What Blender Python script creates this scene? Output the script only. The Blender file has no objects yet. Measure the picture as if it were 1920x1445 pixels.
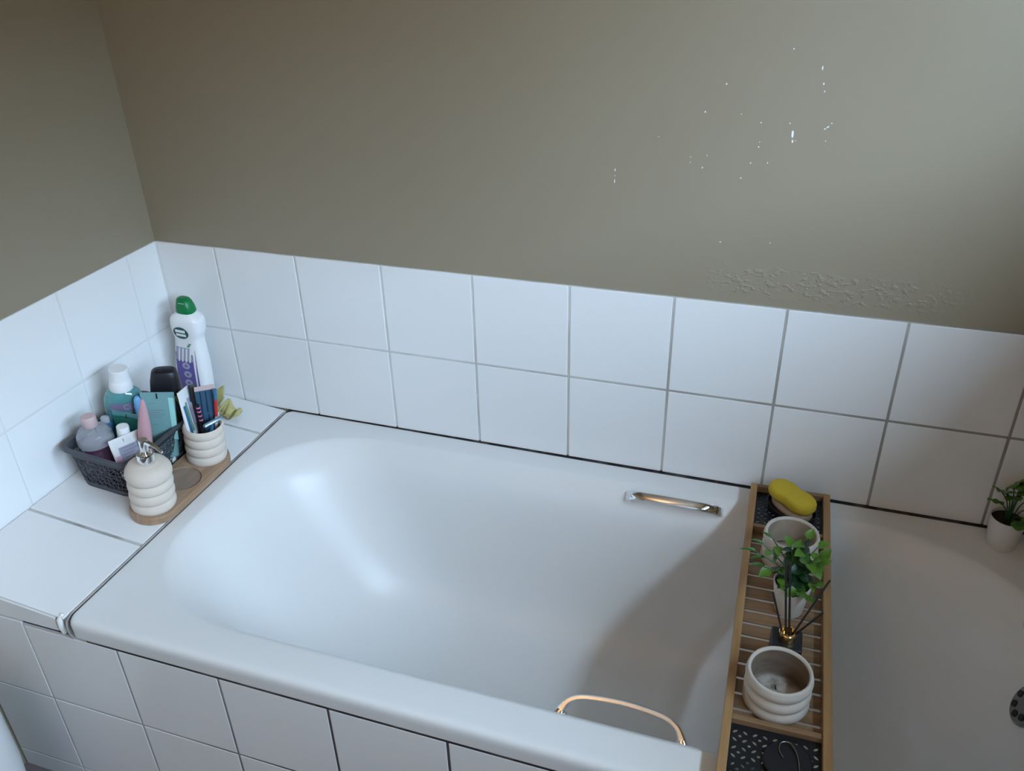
import bpy, bmesh, math, random
from mathutils import Vector, Matrix
random.seed(7)
sc = bpy.context.scene
COL = sc.collection
H = 0.48                       # height of the bath rim above the floor
PI = math.pi

# ------------------------------------------------------------------ camera
cam = bpy.data.cameras.new('camera'); cam_o = bpy.data.objects.new('camera', cam); COL.objects.link(cam_o)
R_, U_, F_ = Vector((0.948512, 0.315833, -0.023978)), Vector((-0.137447, 0.478620, 0.867198)), Vector((-0.285366, 0.819251, -0.497387))
CAMP = Vector((1.3389, -1.4570, 1.0411 + H))
M = Matrix((( R_.x, U_.x, -F_.x, CAMP.x), (R_.y, U_.y, -F_.y, CAMP.y), (R_.z, U_.z, -F_.z, CAMP.z), (0, 0, 0, 1)))
cam_o.matrix_world = M
cam.sensor_fit = 'HORIZONTAL'; cam.sensor_width = 36.0
cam.lens = 36.0 * 1598.43 / 1920.0
cam.clip_start = 0.02
sc.camera = cam_o

# ------------------------------------------------------------------ light, world, exposure
WIN = dict(y0=-2.15, y1=-0.42, z0=1.30, z1=1.90)    # daylight window in the right-hand wall
RX = 1.975                                          # face of the right-hand wall
w = bpy.data.worlds.new('overcast_sky'); sc.world = w; w.use_nodes = True
bg = w.node_tree.nodes['Background']; bg.inputs['Color'].default_value = (0.565, 0.775, 1.0, 1); bg.inputs['Strength'].default_value = 37.0
pl = bpy.data.lights.new('window_daylight', 'AREA'); pl.shape = 'RECTANGLE'
pl.size = WIN['z1'] - WIN['z0']; pl.size_y = WIN['y1'] - WIN['y0']; pl.cycles.is_portal = True
po = bpy.data.objects.new('window_daylight', pl); COL.objects.link(po)
po.location = (RX + 0.30, (WIN['y0'] + WIN['y1']) / 2, (WIN['z0'] + WIN['z1']) / 2); po.rotation_euler = (0, PI / 2, 0)
sc.view_settings.view_transform = 'Standard'; sc.view_settings.look = 'None'
sc.view_settings.gamma = 1.0; sc.view_settings.use_curve_mapping = False
sc.view_settings.exposure = 0.0

# ------------------------------------------------------------------ materials
def mat(name, col, rough=0.5, metal=0.0, coat=0.0, noise=None, bump=None, trans=0.0, ior=1.45, spec=0.5, sss=0.0, emit=None):
    m = bpy.data.materials.new(name); m.use_nodes = True
    nt = m.node_tree; b = nt.nodes['Principled BSDF']
    b.inputs['Base Color'].default_value = (*col, 1); b.inputs['Roughness'].default_value = rough
    b.inputs['Metallic'].default_value = metal; b.inputs['Coat Weight'].default_value = coat
    b.inputs['Transmission Weight'].default_value = trans; b.inputs['IOR'].default_value = ior
    b.inputs['Specular IOR Level'].default_value = spec
    if sss:
        b.inputs['Subsurface Weight'].default_value = sss; b.inputs['Subsurface Radius'].default_value = (0.01, 0.008, 0.006)
    if noise or bump:
        tc = nt.nodes.new('ShaderNodeTexCoord')
    if noise:     # (second colour, scale, lo, hi, (sx,sy,sz))
        c2, scale, lo, hi, st = noise
        mp = nt.nodes.new('ShaderNodeMapping'); mp.inputs['Scale'].default_value = st
        n = nt.nodes.new('ShaderNodeTexNoise'); n.inputs['Scale'].default_value = scale; n.inputs['Detail'].default_value = 5
        r = nt.nodes.new('ShaderNodeValToRGB'); r.color_ramp.elements[0].position = lo; r.color_ramp.elements[1].position = hi
        r.color_ramp.elements[0].color = (*col, 1); r.color_ramp.elements[1].color = (*c2, 1)
        nt.links.new(tc.outputs['Object'], mp.inputs['Vector']); nt.links.new(mp.outputs['Vector'], n.inputs['Vector'])
        nt.links.new(n.outputs['Fac'], r.inputs['Fac']); nt.links.new(r.outputs['Color'], b.inputs['Base Color'])
    if bump:      # (scale, strength, distance)
        n = nt.nodes.new('ShaderNodeTexNoise'); n.inputs['Scale'].default_value = bump[0]; n.inputs['Detail'].default_value = 4
        bp = nt.nodes.new('ShaderNodeBump'); bp.inputs['Strength'].default_value = bump[1]; bp.inputs['Distance'].default_value = bump[2]
        nt.links.new(tc.outputs['Object'], n.inputs['Vector']); nt.links.new(n.outputs['Fac'], bp.inputs['Height'])
        nt.links.new(bp.outputs['Normal'], b.inputs['Normal'])
    return m

MT = {}
MT['tile'] = mat('white_glazed_tile', (0.80, 0.80, 0.80), 0.22, coat=0.15)
MT['grout'] = mat('grey_grout', (0.52, 0.51, 0.49), 0.9, noise=((0.30, 0.28, 0.26), 14, 0.42, 0.62, (1, 1, 1)))
MT['grout_dark'] = mat('mouldy_grout', (0.44, 0.44, 0.43), 0.9, noise=((0.055, 0.05, 0.05), 9, 0.44, 0.56, (1, 1, 0.4)))
MT['dark_strip'] = mat('blackish_strip', (0.02, 0.018, 0.018), 0.7, noise=((0.14, 0.12, 0.11), 22, 0.5, 0.72, (1, 1, 1)))  # near-black colour of the strips along the bath gaps
def stained(nm, c1, c2, x0, x1):
    m = mat(nm, c1, 0.9, noise=(tuple(v * 0.86 for v in c1), 14, 0.4, 0.62, (1, 1, 1))); nt = m.node_tree; b = nt.nodes['Principled BSDF']
    src = b.inputs['Base Color'].links[0].from_socket; tc = nt.nodes.new('ShaderNodeTexCoord'); sx = nt.nodes.new('ShaderNodeSeparateXYZ')
    n = nt.nodes.new('ShaderNodeTexNoise'); n.inputs['Scale'].default_value = 5; n.inputs['Detail'].default_value = 4
    ma = nt.nodes.new('ShaderNodeMath'); ma.operation = 'MULTIPLY_ADD'; ma.inputs[1].default_value = (x1 - x0) * 1.6
    mr = nt.nodes.new('ShaderNodeMapRange'); mr.inputs[1].default_value = x0 + (x1 - x0) * 0.8; mr.inputs[2].default_value = x1 + (x1 - x0) * 0.8
    mx = nt.nodes.new('ShaderNodeMix'); mx.data_type = 'RGBA'; mx.inputs[7].default_value = (*c2, 1)
    nt.links.new(tc.outputs['Object'], sx.inputs[0]); nt.links.new(tc.outputs['Object'], n.inputs['Vector'])
    nt.links.new(n.outputs['Fac'], ma.inputs[0]); nt.links.new(sx.outputs['X'], ma.inputs[2]); nt.links.new(ma.outputs[0], mr.inputs[0])
    nt.links.new(mr.outputs[0], mx.inputs[0]); nt.links.new(src, mx.inputs[6]); nt.links.new(mx.outputs[2], b.inputs['Base Color']); return m
MT['grout_back'] = stained('white_grout_stained', (0.66, 0.65, 0.63), (0.30, 0.28, 0.25), 0.7, 1.6)
MT['grout_panel'] = stained('panel_grout_stained', (0.60, 0.60, 0.59), (0.075, 0.07, 0.07), 0.15, 0.65)
MT['grout_white'] = mat('white_grout', (0.70, 0.70, 0.69), 0.9)
MT['caulk'] = mat('white_caulk', (0.78, 0.77, 0.74), 0.5, bump=(60, 0.3, 0.002))
MT['caulk_grey'] = mat('discoloured_caulk', (0.36, 0.33, 0.31), 0.6, noise=((0.17, 0.15, 0.145), 12, 0.45, 0.65, (1, 1, 1)))
MT['bath'] = mat('white_acrylic', (0.74, 0.74, 0.735), 0.33, spec=0.4)
MT['ceiling'] = mat('ceiling_white', (0.72, 0.69, 0.63), 0.9)
MT['floor'] = mat('floor_vinyl', (0.22, 0.18, 0.17), 0.6, noise=((0.14, 0.11, 0.12), 12, 0.35, 0.65, (1, 1, 1)))
MT['plainwhite'] = mat('white_wall', (0.70, 0.71, 0.72), 0.6)
MT['chrome'] = mat('chrome', (0.82, 0.82, 0.82), 0.07, metal=1.0)
MT['gold'] = mat('gold_metal', (0.75, 0.50, 0.22), 0.18, metal=1.0)
MT['bamboo'] = mat('bamboo', (0.42, 0.25, 0.11), 0.5, noise=((0.27, 0.145, 0.055), 7, 0.35, 0.7, (9, 0.8, 9)))
MT['bamboo_x'] = mat('bamboo_slat', (0.30, 0.185, 0.10), 0.55, noise=((0.20, 0.115, 0.055), 7, 0.35, 0.7, (0.8, 9, 9)))
MT['acacia'] = mat('brown_wood', (0.43, 0.29, 0.20), 0.5, noise=((0.31, 0.19, 0.11), 6, 0.35, 0.7, (12, 1, 6)))
MT['recess'] = mat('recess_wood', (0.33, 0.24, 0.18), 0.7, noise=((0.22, 0.155, 0.115), 10, 0.35, 0.7, (5, 1, 3)))  # tray recess floors, a darker and greyer brown than the board
MT['blackmetal'] = mat('black_painted_metal', (0.008, 0.009, 0.012), 0.45)
MT['black'] = mat('black_plastic', (0.010, 0.010, 0.014), 0.4)
MT['stone'] = mat('offwhite_ceramic', (0.66, 0.58, 0.50), 0.75, noise=((0.62, 0.54, 0.46), 25, 0.3, 0.7, (1, 1, 1)), bump=(160, 0.10, 0.001))
MT['jar'] = mat('plaster_jar', (0.60, 0.55, 0.49), 0.85, noise=((0.52, 0.46, 0.40), 14, 0.35, 0.65, (1, 1, 1)), bump=(120, 0.15, 0.001))
MT['jar_in'] = mat('sooty_jar_inside', (0.25, 0.195, 0.145), 0.6, noise=((0.13, 0.10, 0.078), 16, 0.35, 0.65, (1, 1, 2)))
MT['jar_in_clean'] = mat('clean_jar_inside', (0.42, 0.345, 0.27), 0.6, noise=((0.36, 0.30, 0.23), 16, 0.35, 0.65, (1, 1, 2)))
MT['wax'] = mat('candle_wax', (0.50, 0.46, 0.40), 0.35, noise=((0.13, 0.10, 0.075), 26, 0.44, 0.62, (1, 1, 1)))
MT['basket'] = mat('charcoal_plastic', (0.070, 0.074, 0.088), 0.5)
MT['white'] = mat('white_plastic', (0.78, 0.78, 0.78), 0.35)
MT['green'] = mat('green_plastic', (0.0, 0.17, 0.045), 0.35)
MT['darkgreen'] = mat('dark_green_print', (0.02, 0.09, 0.075), 0.5)
MT['purple'] = mat('purple_print', (0.13, 0.10, 0.32), 0.5)
MT['lilac'] = mat('lilac_print', (0.36, 0.35, 0.46), 0.5)
MT['teal_liquid'] = mat('teal_mouthwash', (0.18, 0.52, 0.53), 0.08, trans=0.55, ior=1.4, coat=0.5)
MT['teal_label'] = mat('teal_label', (0.12, 0.31, 0.33), 0.3)
MT['plum_label'] = mat('plum_label', (0.20, 0.18, 0.28), 0.3)
MT['red'] = mat('red_print', (0.50, 0.03, 0.035), 0.35)
MT['purple_liquid'] = mat('dark_purple_liquid', (0.075, 0.028, 0.055), 0.12, coat=0.5)
MT['clear'] = mat('clear_plastic', (0.80, 0.82, 0.88), 0.10, trans=0.75, ior=1.2)
MT['pinkcap'] = mat('pale_pink_plastic', (0.55, 0.40, 0.40), 0.45)
MT['pink'] = mat('dusty_pink_plastic', (0.52, 0.30, 0.33), 0.35)
MT['teal_tube'] = mat('pale_teal_tube', (0.19, 0.36, 0.365), 0.35)
MT['mint'] = mat('mint_print', (0.33, 0.66, 0.64), 0.4)
MT['dgreen_tube'] = mat('dark_green_tube', (0.015, 0.14, 0.11), 0.35)
MT['lightblue'] = mat('light_blue_plastic', (0.16, 0.38, 0.66), 0.3)
MT['blue'] = mat('blue_plastic', (0.04, 0.16, 0.29), 0.4)
MT['navy'] = mat('navy_tube', (0.03, 0.085, 0.15), 0.35)
MT['navy_dark'] = mat('navy_stripe', (0.008, 0.02, 0.05), 0.4)
MT['lime'] = mat('olive_lime_plastic', (0.17, 0.26, 0.065), 0.3)
MT['grey'] = mat('grey_plastic', (0.42, 0.43, 0.45), 0.4)
MT['ink'] = mat('grey_print', (0.22, 0.25, 0.30), 0.5)
MT['pinkprint'] = mat('pink_print', (0.65, 0.38, 0.52), 0.4)
MT['magenta'] = mat('pink_stripe', (0.62, 0.16, 0.36), 0.4)
MT['green_print'] = mat('green_print', (0.13, 0.30, 0.18), 0.4)
MT['steelblue'] = mat('blue_grey_razor', (0.22, 0.30, 0.40), 0.3, metal=0.6)
MT['cloth'] = mat('dried_yellow_cloth', (0.48, 0.43, 0.18), 0.9, noise=((0.34, 0.27, 0.12), 26, 0.45, 0.7, (1, 1, 1)), bump=(90, 0.4, 0.002))
MT['sponge'] = mat('yellow_sponge', (0.55, 0.40, 0.03), 0.9, bump=(260, 0.35, 0.002))
MT['soap'] = mat('tan_soap', (0.30, 0.21, 0.13), 0.5)
MT['potwhite'] = mat('white_pot', (0.70, 0.68, 0.64), 0.5)
MT['soil'] = mat('black_soil', (0.015, 0.014, 0.013), 0.95, bump=(120, 0.6, 0.004))
MT['leaf'] = mat('bright_leaf', (0.085, 0.19, 0.018), 0.45, noise=((0.06, 0.15, 0.014), 30, 0.35, 0.65, (1, 1, 1)))
MT['leaf_dark'] = mat('dark_leaf', (0.011, 0.042, 0.013), 0.45)
MT['leaf_mid'] = mat('mid_leaf', (0.035, 0.105, 0.015), 0.45)
MT['leaf_clover'] = mat('clover_leaf', (0.065, 0.17, 0.022), 0.5)
MT['stem'] = mat('green_stem', (0.03, 0.085, 0.025), 0.5)
MT['reed'] = mat('black_reed', (0.018, 0.014, 0.013), 0.6)
MT['porcelain'] = mat('white_porcelain', (0.72, 0.72, 0.72), 0.2)
MT['chip'] = mat('bare_white_plaster', (0.85, 0.85, 0.85), 0.7)
MT['frame'] = mat('white_window_frame', (0.75, 0.75, 0.75), 0.4)
MT['drain'] = mat('dull_metal', (0.30, 0.29, 0.28), 0.25, metal=1.0)
MT['yard'] = mat('yard_concrete', (0.22, 0.21, 0.19), 0.9)
MT['brick'] = mat('brown_render', (0.24, 0.18, 0.13), 0.9)
MT['dark'] = mat('dark_hole', (0.012, 0.012, 0.012), 0.6)

def wall_paint():
    m = bpy.data.materials.new('taupe_wall_paint'); m.use_nodes = True; nt = m.node_tree; b = nt.nodes['Principled BSDF']
    b.inputs['Roughness'].default_value = 0.5; b.inputs['Specular IOR Level'].default_value = 0.45
    tc = nt.nodes.new('ShaderNodeTexCoord')
    n = nt.nodes.new('ShaderNodeTexNoise'); n.inputs['Scale'].default_value = 2.2; n.inputs['Detail'].default_value = 5
    r = nt.nodes.new('ShaderNodeValToRGB'); r.color_ramp.elements[0].position = 0.3; r.color_ramp.elements[1].position = 0.7
    r.color_ramp.elements[0].color = (0.276, 0.231, 0.163, 1); r.color_ramp.elements[1].color = (0.290, 0.244, 0.173, 1)
    nt.links.new(tc.outputs['Object'], n.inputs['Vector']); nt.links.new(n.outputs['Fac'], r.inputs['Fac']); nt.links.new(r.outputs['Color'], b.inputs['Base Color'])
    # uneven trowelled plaster, plus a blistered strip of paint just above the tiles
    n1 = nt.nodes.new('ShaderNodeTexNoise'); n1.inputs['Scale'].default_value = 7; n1.inputs['Detail'].default_value = 3
    n2 = nt.nodes.new('ShaderNodeTexNoise'); n2.inputs['Scale'].default_value = 75; n2.inputs['Detail'].default_value = 2
    mp = nt.nodes.new('ShaderNodeMapping'); mp.inputs['Scale'].default_value = (1.0, 1.0, 1.8)
    sx = nt.nodes.new('ShaderNodeSeparateXYZ')
    for nn in (n1,): nt.links.new(tc.outputs['Object'], nn.inputs['Vector'])
    nt.links.new(tc.outputs['Object'], mp.inputs['Vector']); nt.links.new(mp.outputs['Vector'], n2.inputs['Vector'])
    nt.links.new(tc.outputs['Object'], sx.inputs['Vector'])
    def bell(src, a, b_, c, d):
        m1 = nt.nodes.new('ShaderNodeMapRange'); m1.interpolation_type = 'SMOOTHSTEP'; m1.inputs[1].default_value = a; m1.inputs[2].default_value = b_
        m2 = nt.nodes.new('ShaderNodeMapRange'); m2.interpolation_type = 'SMOOTHSTEP'; m2.inputs[1].default_value = c; m2.inputs[2].default_value = d; m2.inputs[3].default_value = 1; m2.inputs[4].default_value = 0
        nt.links.new(src, m1.inputs[0]); nt.links.new(src, m2.inputs[0])
        q = nt.nodes.new('ShaderNodeMath'); q.operation = 'MULTIPLY'; nt.links.new(m1.outputs[0], q.inputs[0]); nt.links.new(m2.outputs[0], q.inputs[1]); return q.outputs[0]
    bx_ = bell(sx.outputs['X'], 1.18, 1.30, 1.52, 1.68); bz_ = bell(sx.outputs['Z'], H + 0.405, H + 0.425, H + 0.450, H + 0.475)
    q = nt.nodes.new('ShaderNodeMath'); q.operation = 'MULTIPLY'; nt.links.new(bx_, q.inputs[0]); nt.links.new(bz_, q.inputs[1])
    th = nt.nodes.new('ShaderNodeMapRange'); th.interpolation_type = 'SMOOTHSTEP'; th.inputs[1].default_value = 0.50; th.inputs[2].default_value = 0.66
    nt.links.new(n2.outputs['Fac'], th.inputs[0])
    q2 = nt.nodes.new('ShaderNodeMath'); q2.operation = 'MULTIPLY'; nt.links.new(q.outputs[0], q2.inputs[0]); nt.links.new(th.outputs[0], q2.inputs[1])
    s = nt.nodes.new('ShaderNodeMath'); s.operation = 'MULTIPLY_ADD'; s.inputs[1].default_value = 0.35
    nt.links.new(n1.outputs['Fac'], s.inputs[0]); nt.links.new(q2.outputs[0], s.inputs[2])
    bp = nt.nodes.new('ShaderNodeBump'); bp.inputs['Strength'].default_value = 0.40; bp.inputs['Distance'].default_value = 0.004
    nt.links.new(s.outputs[0], bp.inputs['Height']); nt.links.new(bp.outputs['Normal'], b.inputs['Normal'])
    return m
MT['paint'] = wall_paint()

# ------------------------------------------------------------------ mesh helpers
def tag(o, label=None, cat=None, group=None, kind=None):
    if label: o['label'] = label
    if cat: o['category'] = cat
    if group: o['group'] = group
    if kind: o['kind'] = kind
    return o
def mk(name, verts, faces, m, parent=None, smooth=False, auto=None):
    me = bpy.data.meshes.new(name); me.from_pydata([tuple(v) for v in verts], [], faces); me.validate()
    return link(name, me, m, parent, smooth, auto)
def link(name, me, m, parent=None, smooth=False, auto=None):
    if m is not None and not me.materials: me.materials.append(MT[m])
    if smooth or auto:
        for p in me.polygons: p.use_smooth = True
    if auto:
        try: me.set_sharp_from_angle(angle=math.radians(auto))
        except Exception: pass
    o = bpy.data.objects.new(name, me); COL.objects.link(o)
    if parent is not None: o.parent = parent
    return o
def empty(name, loc=(0, 0, 0), rot=None, mtx=None):
    o = bpy.data.objects.new(name, None); o.empty_display_size = 0.03; COL.objects.link(o)
    if mtx is not None: o.matrix_world = mtx
    else:
        o.location = loc
        if rot: o.rotation_euler = rot
    return o
def box_me(name, sx, sy, sz, bev=0.0, seg=2, cen=(0, 0, 0)):
    bm = bmesh.new(); bmesh.ops.create_cube(bm, size=1)
    for v in bm.verts: v.co = Vector((v.co.x * sx + cen[0], v.co.y * sy + cen[1], v.co.z * sz + cen[2]))
    if bev: bmesh.ops.bevel(bm, geom=bm.edges[:], offset=bev, segments=seg, affect='EDGES', profile=0.5)
    bmesh.ops.recalc_face_normals(bm, faces=bm.faces[:])
    me = bpy.data.meshes.new(name); bm.to_mesh(me); bm.free(); return me
def box(name, x0, x1, y0, y1, z0, z1, m, parent=None, bev=0.0, seg=2):
    me = box_me(name, x1 - x0, y1 - y0, z1 - z0, bev, seg, ((x0 + x1) / 2, (y0 + y1) / 2, (z0 + z1) / 2))
    return link(name, me, m, parent)
def lathe(name, prof, m, parent=None, seg=40, mtx=None, sx=1.0, sy=1.0, auto=40):
    vs, fs = [], []; n = len(prof); idx = []
    for (r, z) in prof:
        if r < 1e-6: idx.append([len(vs)]); vs.append((0, 0, z))
        else:
            idx.append(list(range(len(vs), len(vs) + seg)))
            vs += [(r * sx * math.cos(2 * PI * k / seg), r * sy * math.sin(2 * PI * k / seg), z) for k in range(seg)]
    for a, b in zip(idx, idx[1:]):
        for k in range(seg):
            k2 = (k + 1) % seg
            f = [a[k % len(a)], a[k2 % len(a)], b[k2 % len(b)], b[k % len(b)]]
            g = []
            for i in f:
                if i not in g: g.append(i)
            if len(g) > 2: fs.append(g)
    if mtx is not None: vs = [mtx @ Vector(v) for v in vs]
    return mk(name, vs, fs, m, parent, auto=auto)
def loft(name, rings, m, parent=None, cap0=True, cap1=True, auto=40):
    n = len(rings[0]); vs = [p for r in rings for p in r]; fs = []
    for i in range(len(rings) - 1):
        for k in range(n):
            k2 = (k + 1) % n; fs.append((i * n + k, i * n + k2, (i + 1) * n + k2, (i + 1) * n + k))
    if cap0: fs.append(tuple(reversed(range(n))))
    if cap1: fs.append(tuple(range((len(rings) - 1) * n, len(rings) * n)))
    o = mk(name, vs, fs, m, parent, auto=auto); return o
def frames(path):
    out = []; prev = None
    for i, p in enumerate(path):
        a = path[max(i - 1, 0)]; b = path[min(i + 1, len(path) - 1)]
        t = (Vector(b) - Vector(a)).normalized()
        if prev is None:
            ref = Vector((0, 0, 1)) if abs(t.z) < 0.9 else Vector((1, 0, 0)); n = (ref - t * ref.dot(t)).normalized()
        else: n = (prev - t * prev.dot(t)).normalized()
        prev = n; out.append((Vector(p), t, n, t.cross(n)))
    return out
def tube(name, path, rad, m, parent=None, seg=10, auto=50):
    rings = []
    for i, (p, t, n, b) in enumerate(frames(path)):
        r = rad[i] if isinstance(rad, (list, tuple)) else rad
        rings.append([p + n * r * math.cos(2 * PI * k / seg) + b * r * math.sin(2 * PI * k / seg) for k in range(seg)])
    return loft(name, rings, m, parent, auto=auto)
def cr(pts, n):                      # Catmull-Rom through points
    P = [Vector(p) for p in pts]; P = [P[0] * 2 - P[1]] + P + [P[-1] * 2 - P[-2]]; out = []
    for i in range(1, len(P) - 2):
        for k in range(n):
            t = k / n; a, b, c, d = P[i - 1], P[i], P[i + 1], P[i + 2]
            out.append(0.5 * ((2 * b) + (c - a) * t + (2 * a - 5 * b + 4 * c - d) * t * t + (3 * b - a - 3 * c + d) * t ** 3))
    out.append(P[-2]); return out
def sel(w, d, z, n=32, e=2.0, off=(0, 0)):    # superellipse ring of half sizes w, d
    out = []
    for k in range(n):
        a = 2 * PI * k / n; c, s = math.cos(a), math.sin(a)
        out.append(Vector((w * math.copysign(abs(c) ** (2 / e), c) + off[0], d * math.copysign(abs(s) ** (2 / e), s) + off[1], z)))
    return out
def solid(o, t, off=-1.0):
    md = o.modifiers.new('thickness', 'SOLIDIFY'); md.thickness = t; md.offset = off; return o
def text_part(name, body, size, m, parent, mtx, sx=1.0):
    cu = bpy.data.curves.new(name, 'FONT'); cu.body = body; cu.size = size; cu.align_x = 'CENTER'; cu.align_y = 'CENTER'; cu.extrude = 0.0002
    to = bpy.data.objects.new(name, cu); COL.objects.link(to); dg = bpy.context.evaluated_depsgraph_get()
    me = bpy.data.meshes.new_from_object(to.evaluated_get(dg)); bpy.data.objects.remove(to)
    me.transform(mtx @ Matrix.Diagonal((sx, 1, 1, 1))); me.materials.clear()
    return link(name, me, m, parent)
def rot(axis, deg): return Matrix.Rotation(math.radians(deg), 4, axis)
def tr(x, y, z): return Matrix.Translation((x, y, z))

# ------------------------------------------------------------------ the room
floor = tag(box('floor', -0.1, RX + 0.3, -2.7, 0.12, -0.06, 0.0, 'floor'), kind='structure')
ceiling = tag(box('ceiling', -0.1, RX + 0.3, -2.7, 0.1, 2.42, 2.5, 'ceiling'), kind='structure')
wall_back = tag(box('wall_back', -0.1, RX + 0.3, 0.004, 0.12, 0, 2.42, 'paint'), kind='structure')
wall_left = tag(box('wall_left', -0.12, -0.004, -2.7, 0.004, 0, 2.42, 'paint'), kind='structure')
wall_front = tag(box('wall_front', -0.1, RX + 0.3, -2.8, -2.6, 0, 2.42, 'plainwhite'), kind='structure')
def wall_right_mesh():
    y0, y1, z0, z1 = WIN['y0'], WIN['y1'], WIN['z0'], WIN['z1']; vs, fs = [], []
    def b(a, b_, c, d):
        n = len(vs); vs.extend([(x, y, z) for x in (RX, RX + 0.30) for y in (a, b_) for z in (c, d)])
        fs.extend([tuple(n + i for i in f) for f in ((0, 1, 3, 2), (4, 6, 7, 5), (0, 4, 5, 1), (2, 3, 7, 6), (0, 2, 6, 4), (1, 5, 7, 3))])
    b(-2.7, y0, 0, 2.42); b(y1, 0.004, 0, 2.42); b(y0, y1, 0, z0); b(y0, y1, z1, 2.42)
    return vs, fs
vs, fs = wall_right_mesh(); wall_right = tag(mk('wall_right', vs, fs, 'paint'), kind='structure')
win = tag(empty('window_1', (RX + 0.25, (WIN['y0'] + WIN['y1']) / 2, WIN['z0'])), kind='structure')
hw, hh = (WIN['y1'] - WIN['y0']) / 2, WIN['z1'] - WIN['z0']
for nm, a in (('window_frame', (-hw, -hw + .05, 0, hh)), ('window_frame', (hw - .05, hw, 0, hh)), ('window_frame', (-hw + .05, hw - .05, 0, .05)), ('window_frame', (-hw + .05, hw - .05, hh - .05, hh)), ('mullion', (-.025, .025, .05, hh - .05))):
    box(nm, -0.02, 0.02, a[0], a[1], a[2], a[3], 'frame', win, 0.004)

# unseen ground and wall added outside the window to block low sky light
yard = tag(box('unseen_ground', RX + 0.32, RX + 9.0, -7, 6, -0.5, -0.4, 'yard'), kind='structure')
sky_blocker = tag(box('wall_sky_blocker', RX + 4.0, RX + 4.3, -7, 6, -0.4, 2.65, 'brick'), kind='structure')

# unseen uplighter added behind the camera to give warm fill light
fill_lamp = tag(empty('added_uplighter', (0.60, -2.60, 1.78)), 'unseen uplighter bowl added behind the camera for warm fill', 'fill_lamp')
lathe('bowl', [(0.0, -0.07), (0.05, -0.06), (0.085, -0.03), (0.10, 0.01), (0.095, 0.01), (0.08, -0.025), (0.045, -0.05), (0.0, -0.055)], 'white', fill_lamp, 40, tr(0, 0.10, 0))
ul = bpy.data.lights.new('added_warm_fill', 'AREA'); ul.shape = 'DISK'; ul.size = 0.14; ul.energy = 10.0; ul.color = (1.0, 0.56, 0.26)
ulo = bpy.data.objects.new('added_warm_fill', ul); COL.objects.link(ulo); ulo.location = (0.60, -2.50, 1.785); ulo.rotation_euler = (PI, 0, 0)

# tiles: every tile its own piece, sharing one mesh for each size
TILES = {}
def tile(parent, w_, h_, mtx, th=0.0042, m='tile', name='tile'):
    key = (round(w_, 4), round(h_, 4), m)
    if key not in TILES:
        me = box_me('tile', w_, h_, th, 0.0012, 2, (0, 0, -th / 2)); me.materials.append(MT[m])
        TILES[key] = me
    o = bpy.data.objects.new(name, TILES[key]); COL.objects.link(o); o.parent = parent
    j = lambda s: random.uniform(-s, s)
    o.matrix_world = mtx @ tr(0, 0, j(0.0003)) @ rot('X', j(0.05)) @ rot('Y', j(0.05)) @ rot('Z', j(0.1)); return o
J = 0.0046
NB = Matrix(((1, 0, 0, 0), (0, 0, -1, 0), (0, 1, 0, 0), (0, 0, 0, 1)))       # local z -> -y (faces the room)
NL = Matrix(((0, 0, 1, 0), (1, 0, 0, 0), (0, 1, 0, 0), (0, 0, 0, 1)))        # local z -> +x
T0, T1, T2 = H + 0.0005, H + 0.196, H + 0.396
box('grout', 0, RX, 0.0009, 0.0045, H + 0.006, T2 - 0.001, 'grout_back', wall_back)
box('caulk', -0.001, 0.0022, -0.0022, 0.001, H + 0.02, T2 - 0.001, 'grout_white', wall_left)
xs = [0.0] + [0.1525 + 0.2 * i for i in range(10)]; xs = [x for x in xs if x < RX - 0.02] + [RX]
for a, b in zip(xs, xs[1:]):
    for c, d in ((T0, T1), (T1, T2)):
        tile(wall_back, b - a - J, d - c - J, tr((a + b) / 2, 0, (c + d) / 2) @ NB)
box('grout', -0.0045, -0.0007, -0.893, 0.0, H + 0.0, T2 - 0.001, 'grout_white', wall_left)
ys = [0.0] + [-0.0928 - 0.2 * i for i in range(5)]
for a, b in zip(ys, ys[1:]):
    for c, d in ((T0 + 0.018, T1), (T1, T2)):
        tile(wall_left, a - b - J * .7, d - c - J, tr(0, (a + b) / 2, (c + d) / 2) @ NL)
_w = [(0.27, 0.0012), (0.55, 0.0022), (0.9, 0.0042), (1.3, 0.0055), (RX, 0.0050)]      # dark strip along the gap between bath and tiles, wider to the right
tag(mk('trim_1', [p for x, d in _w for p in ((x, 0.004, H + 0.0010), (x, -d, H + 0.0008), (x, -d, H - 0.012))], [q for k in range(4) for q in ((3 * k, 3 * k + 1, 3 * k + 4, 3 * k + 3), (3 * k + 1, 3 * k + 2, 3 * k + 5, 3 * k + 4))], 'dark_strip'), kind='structure')

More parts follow.
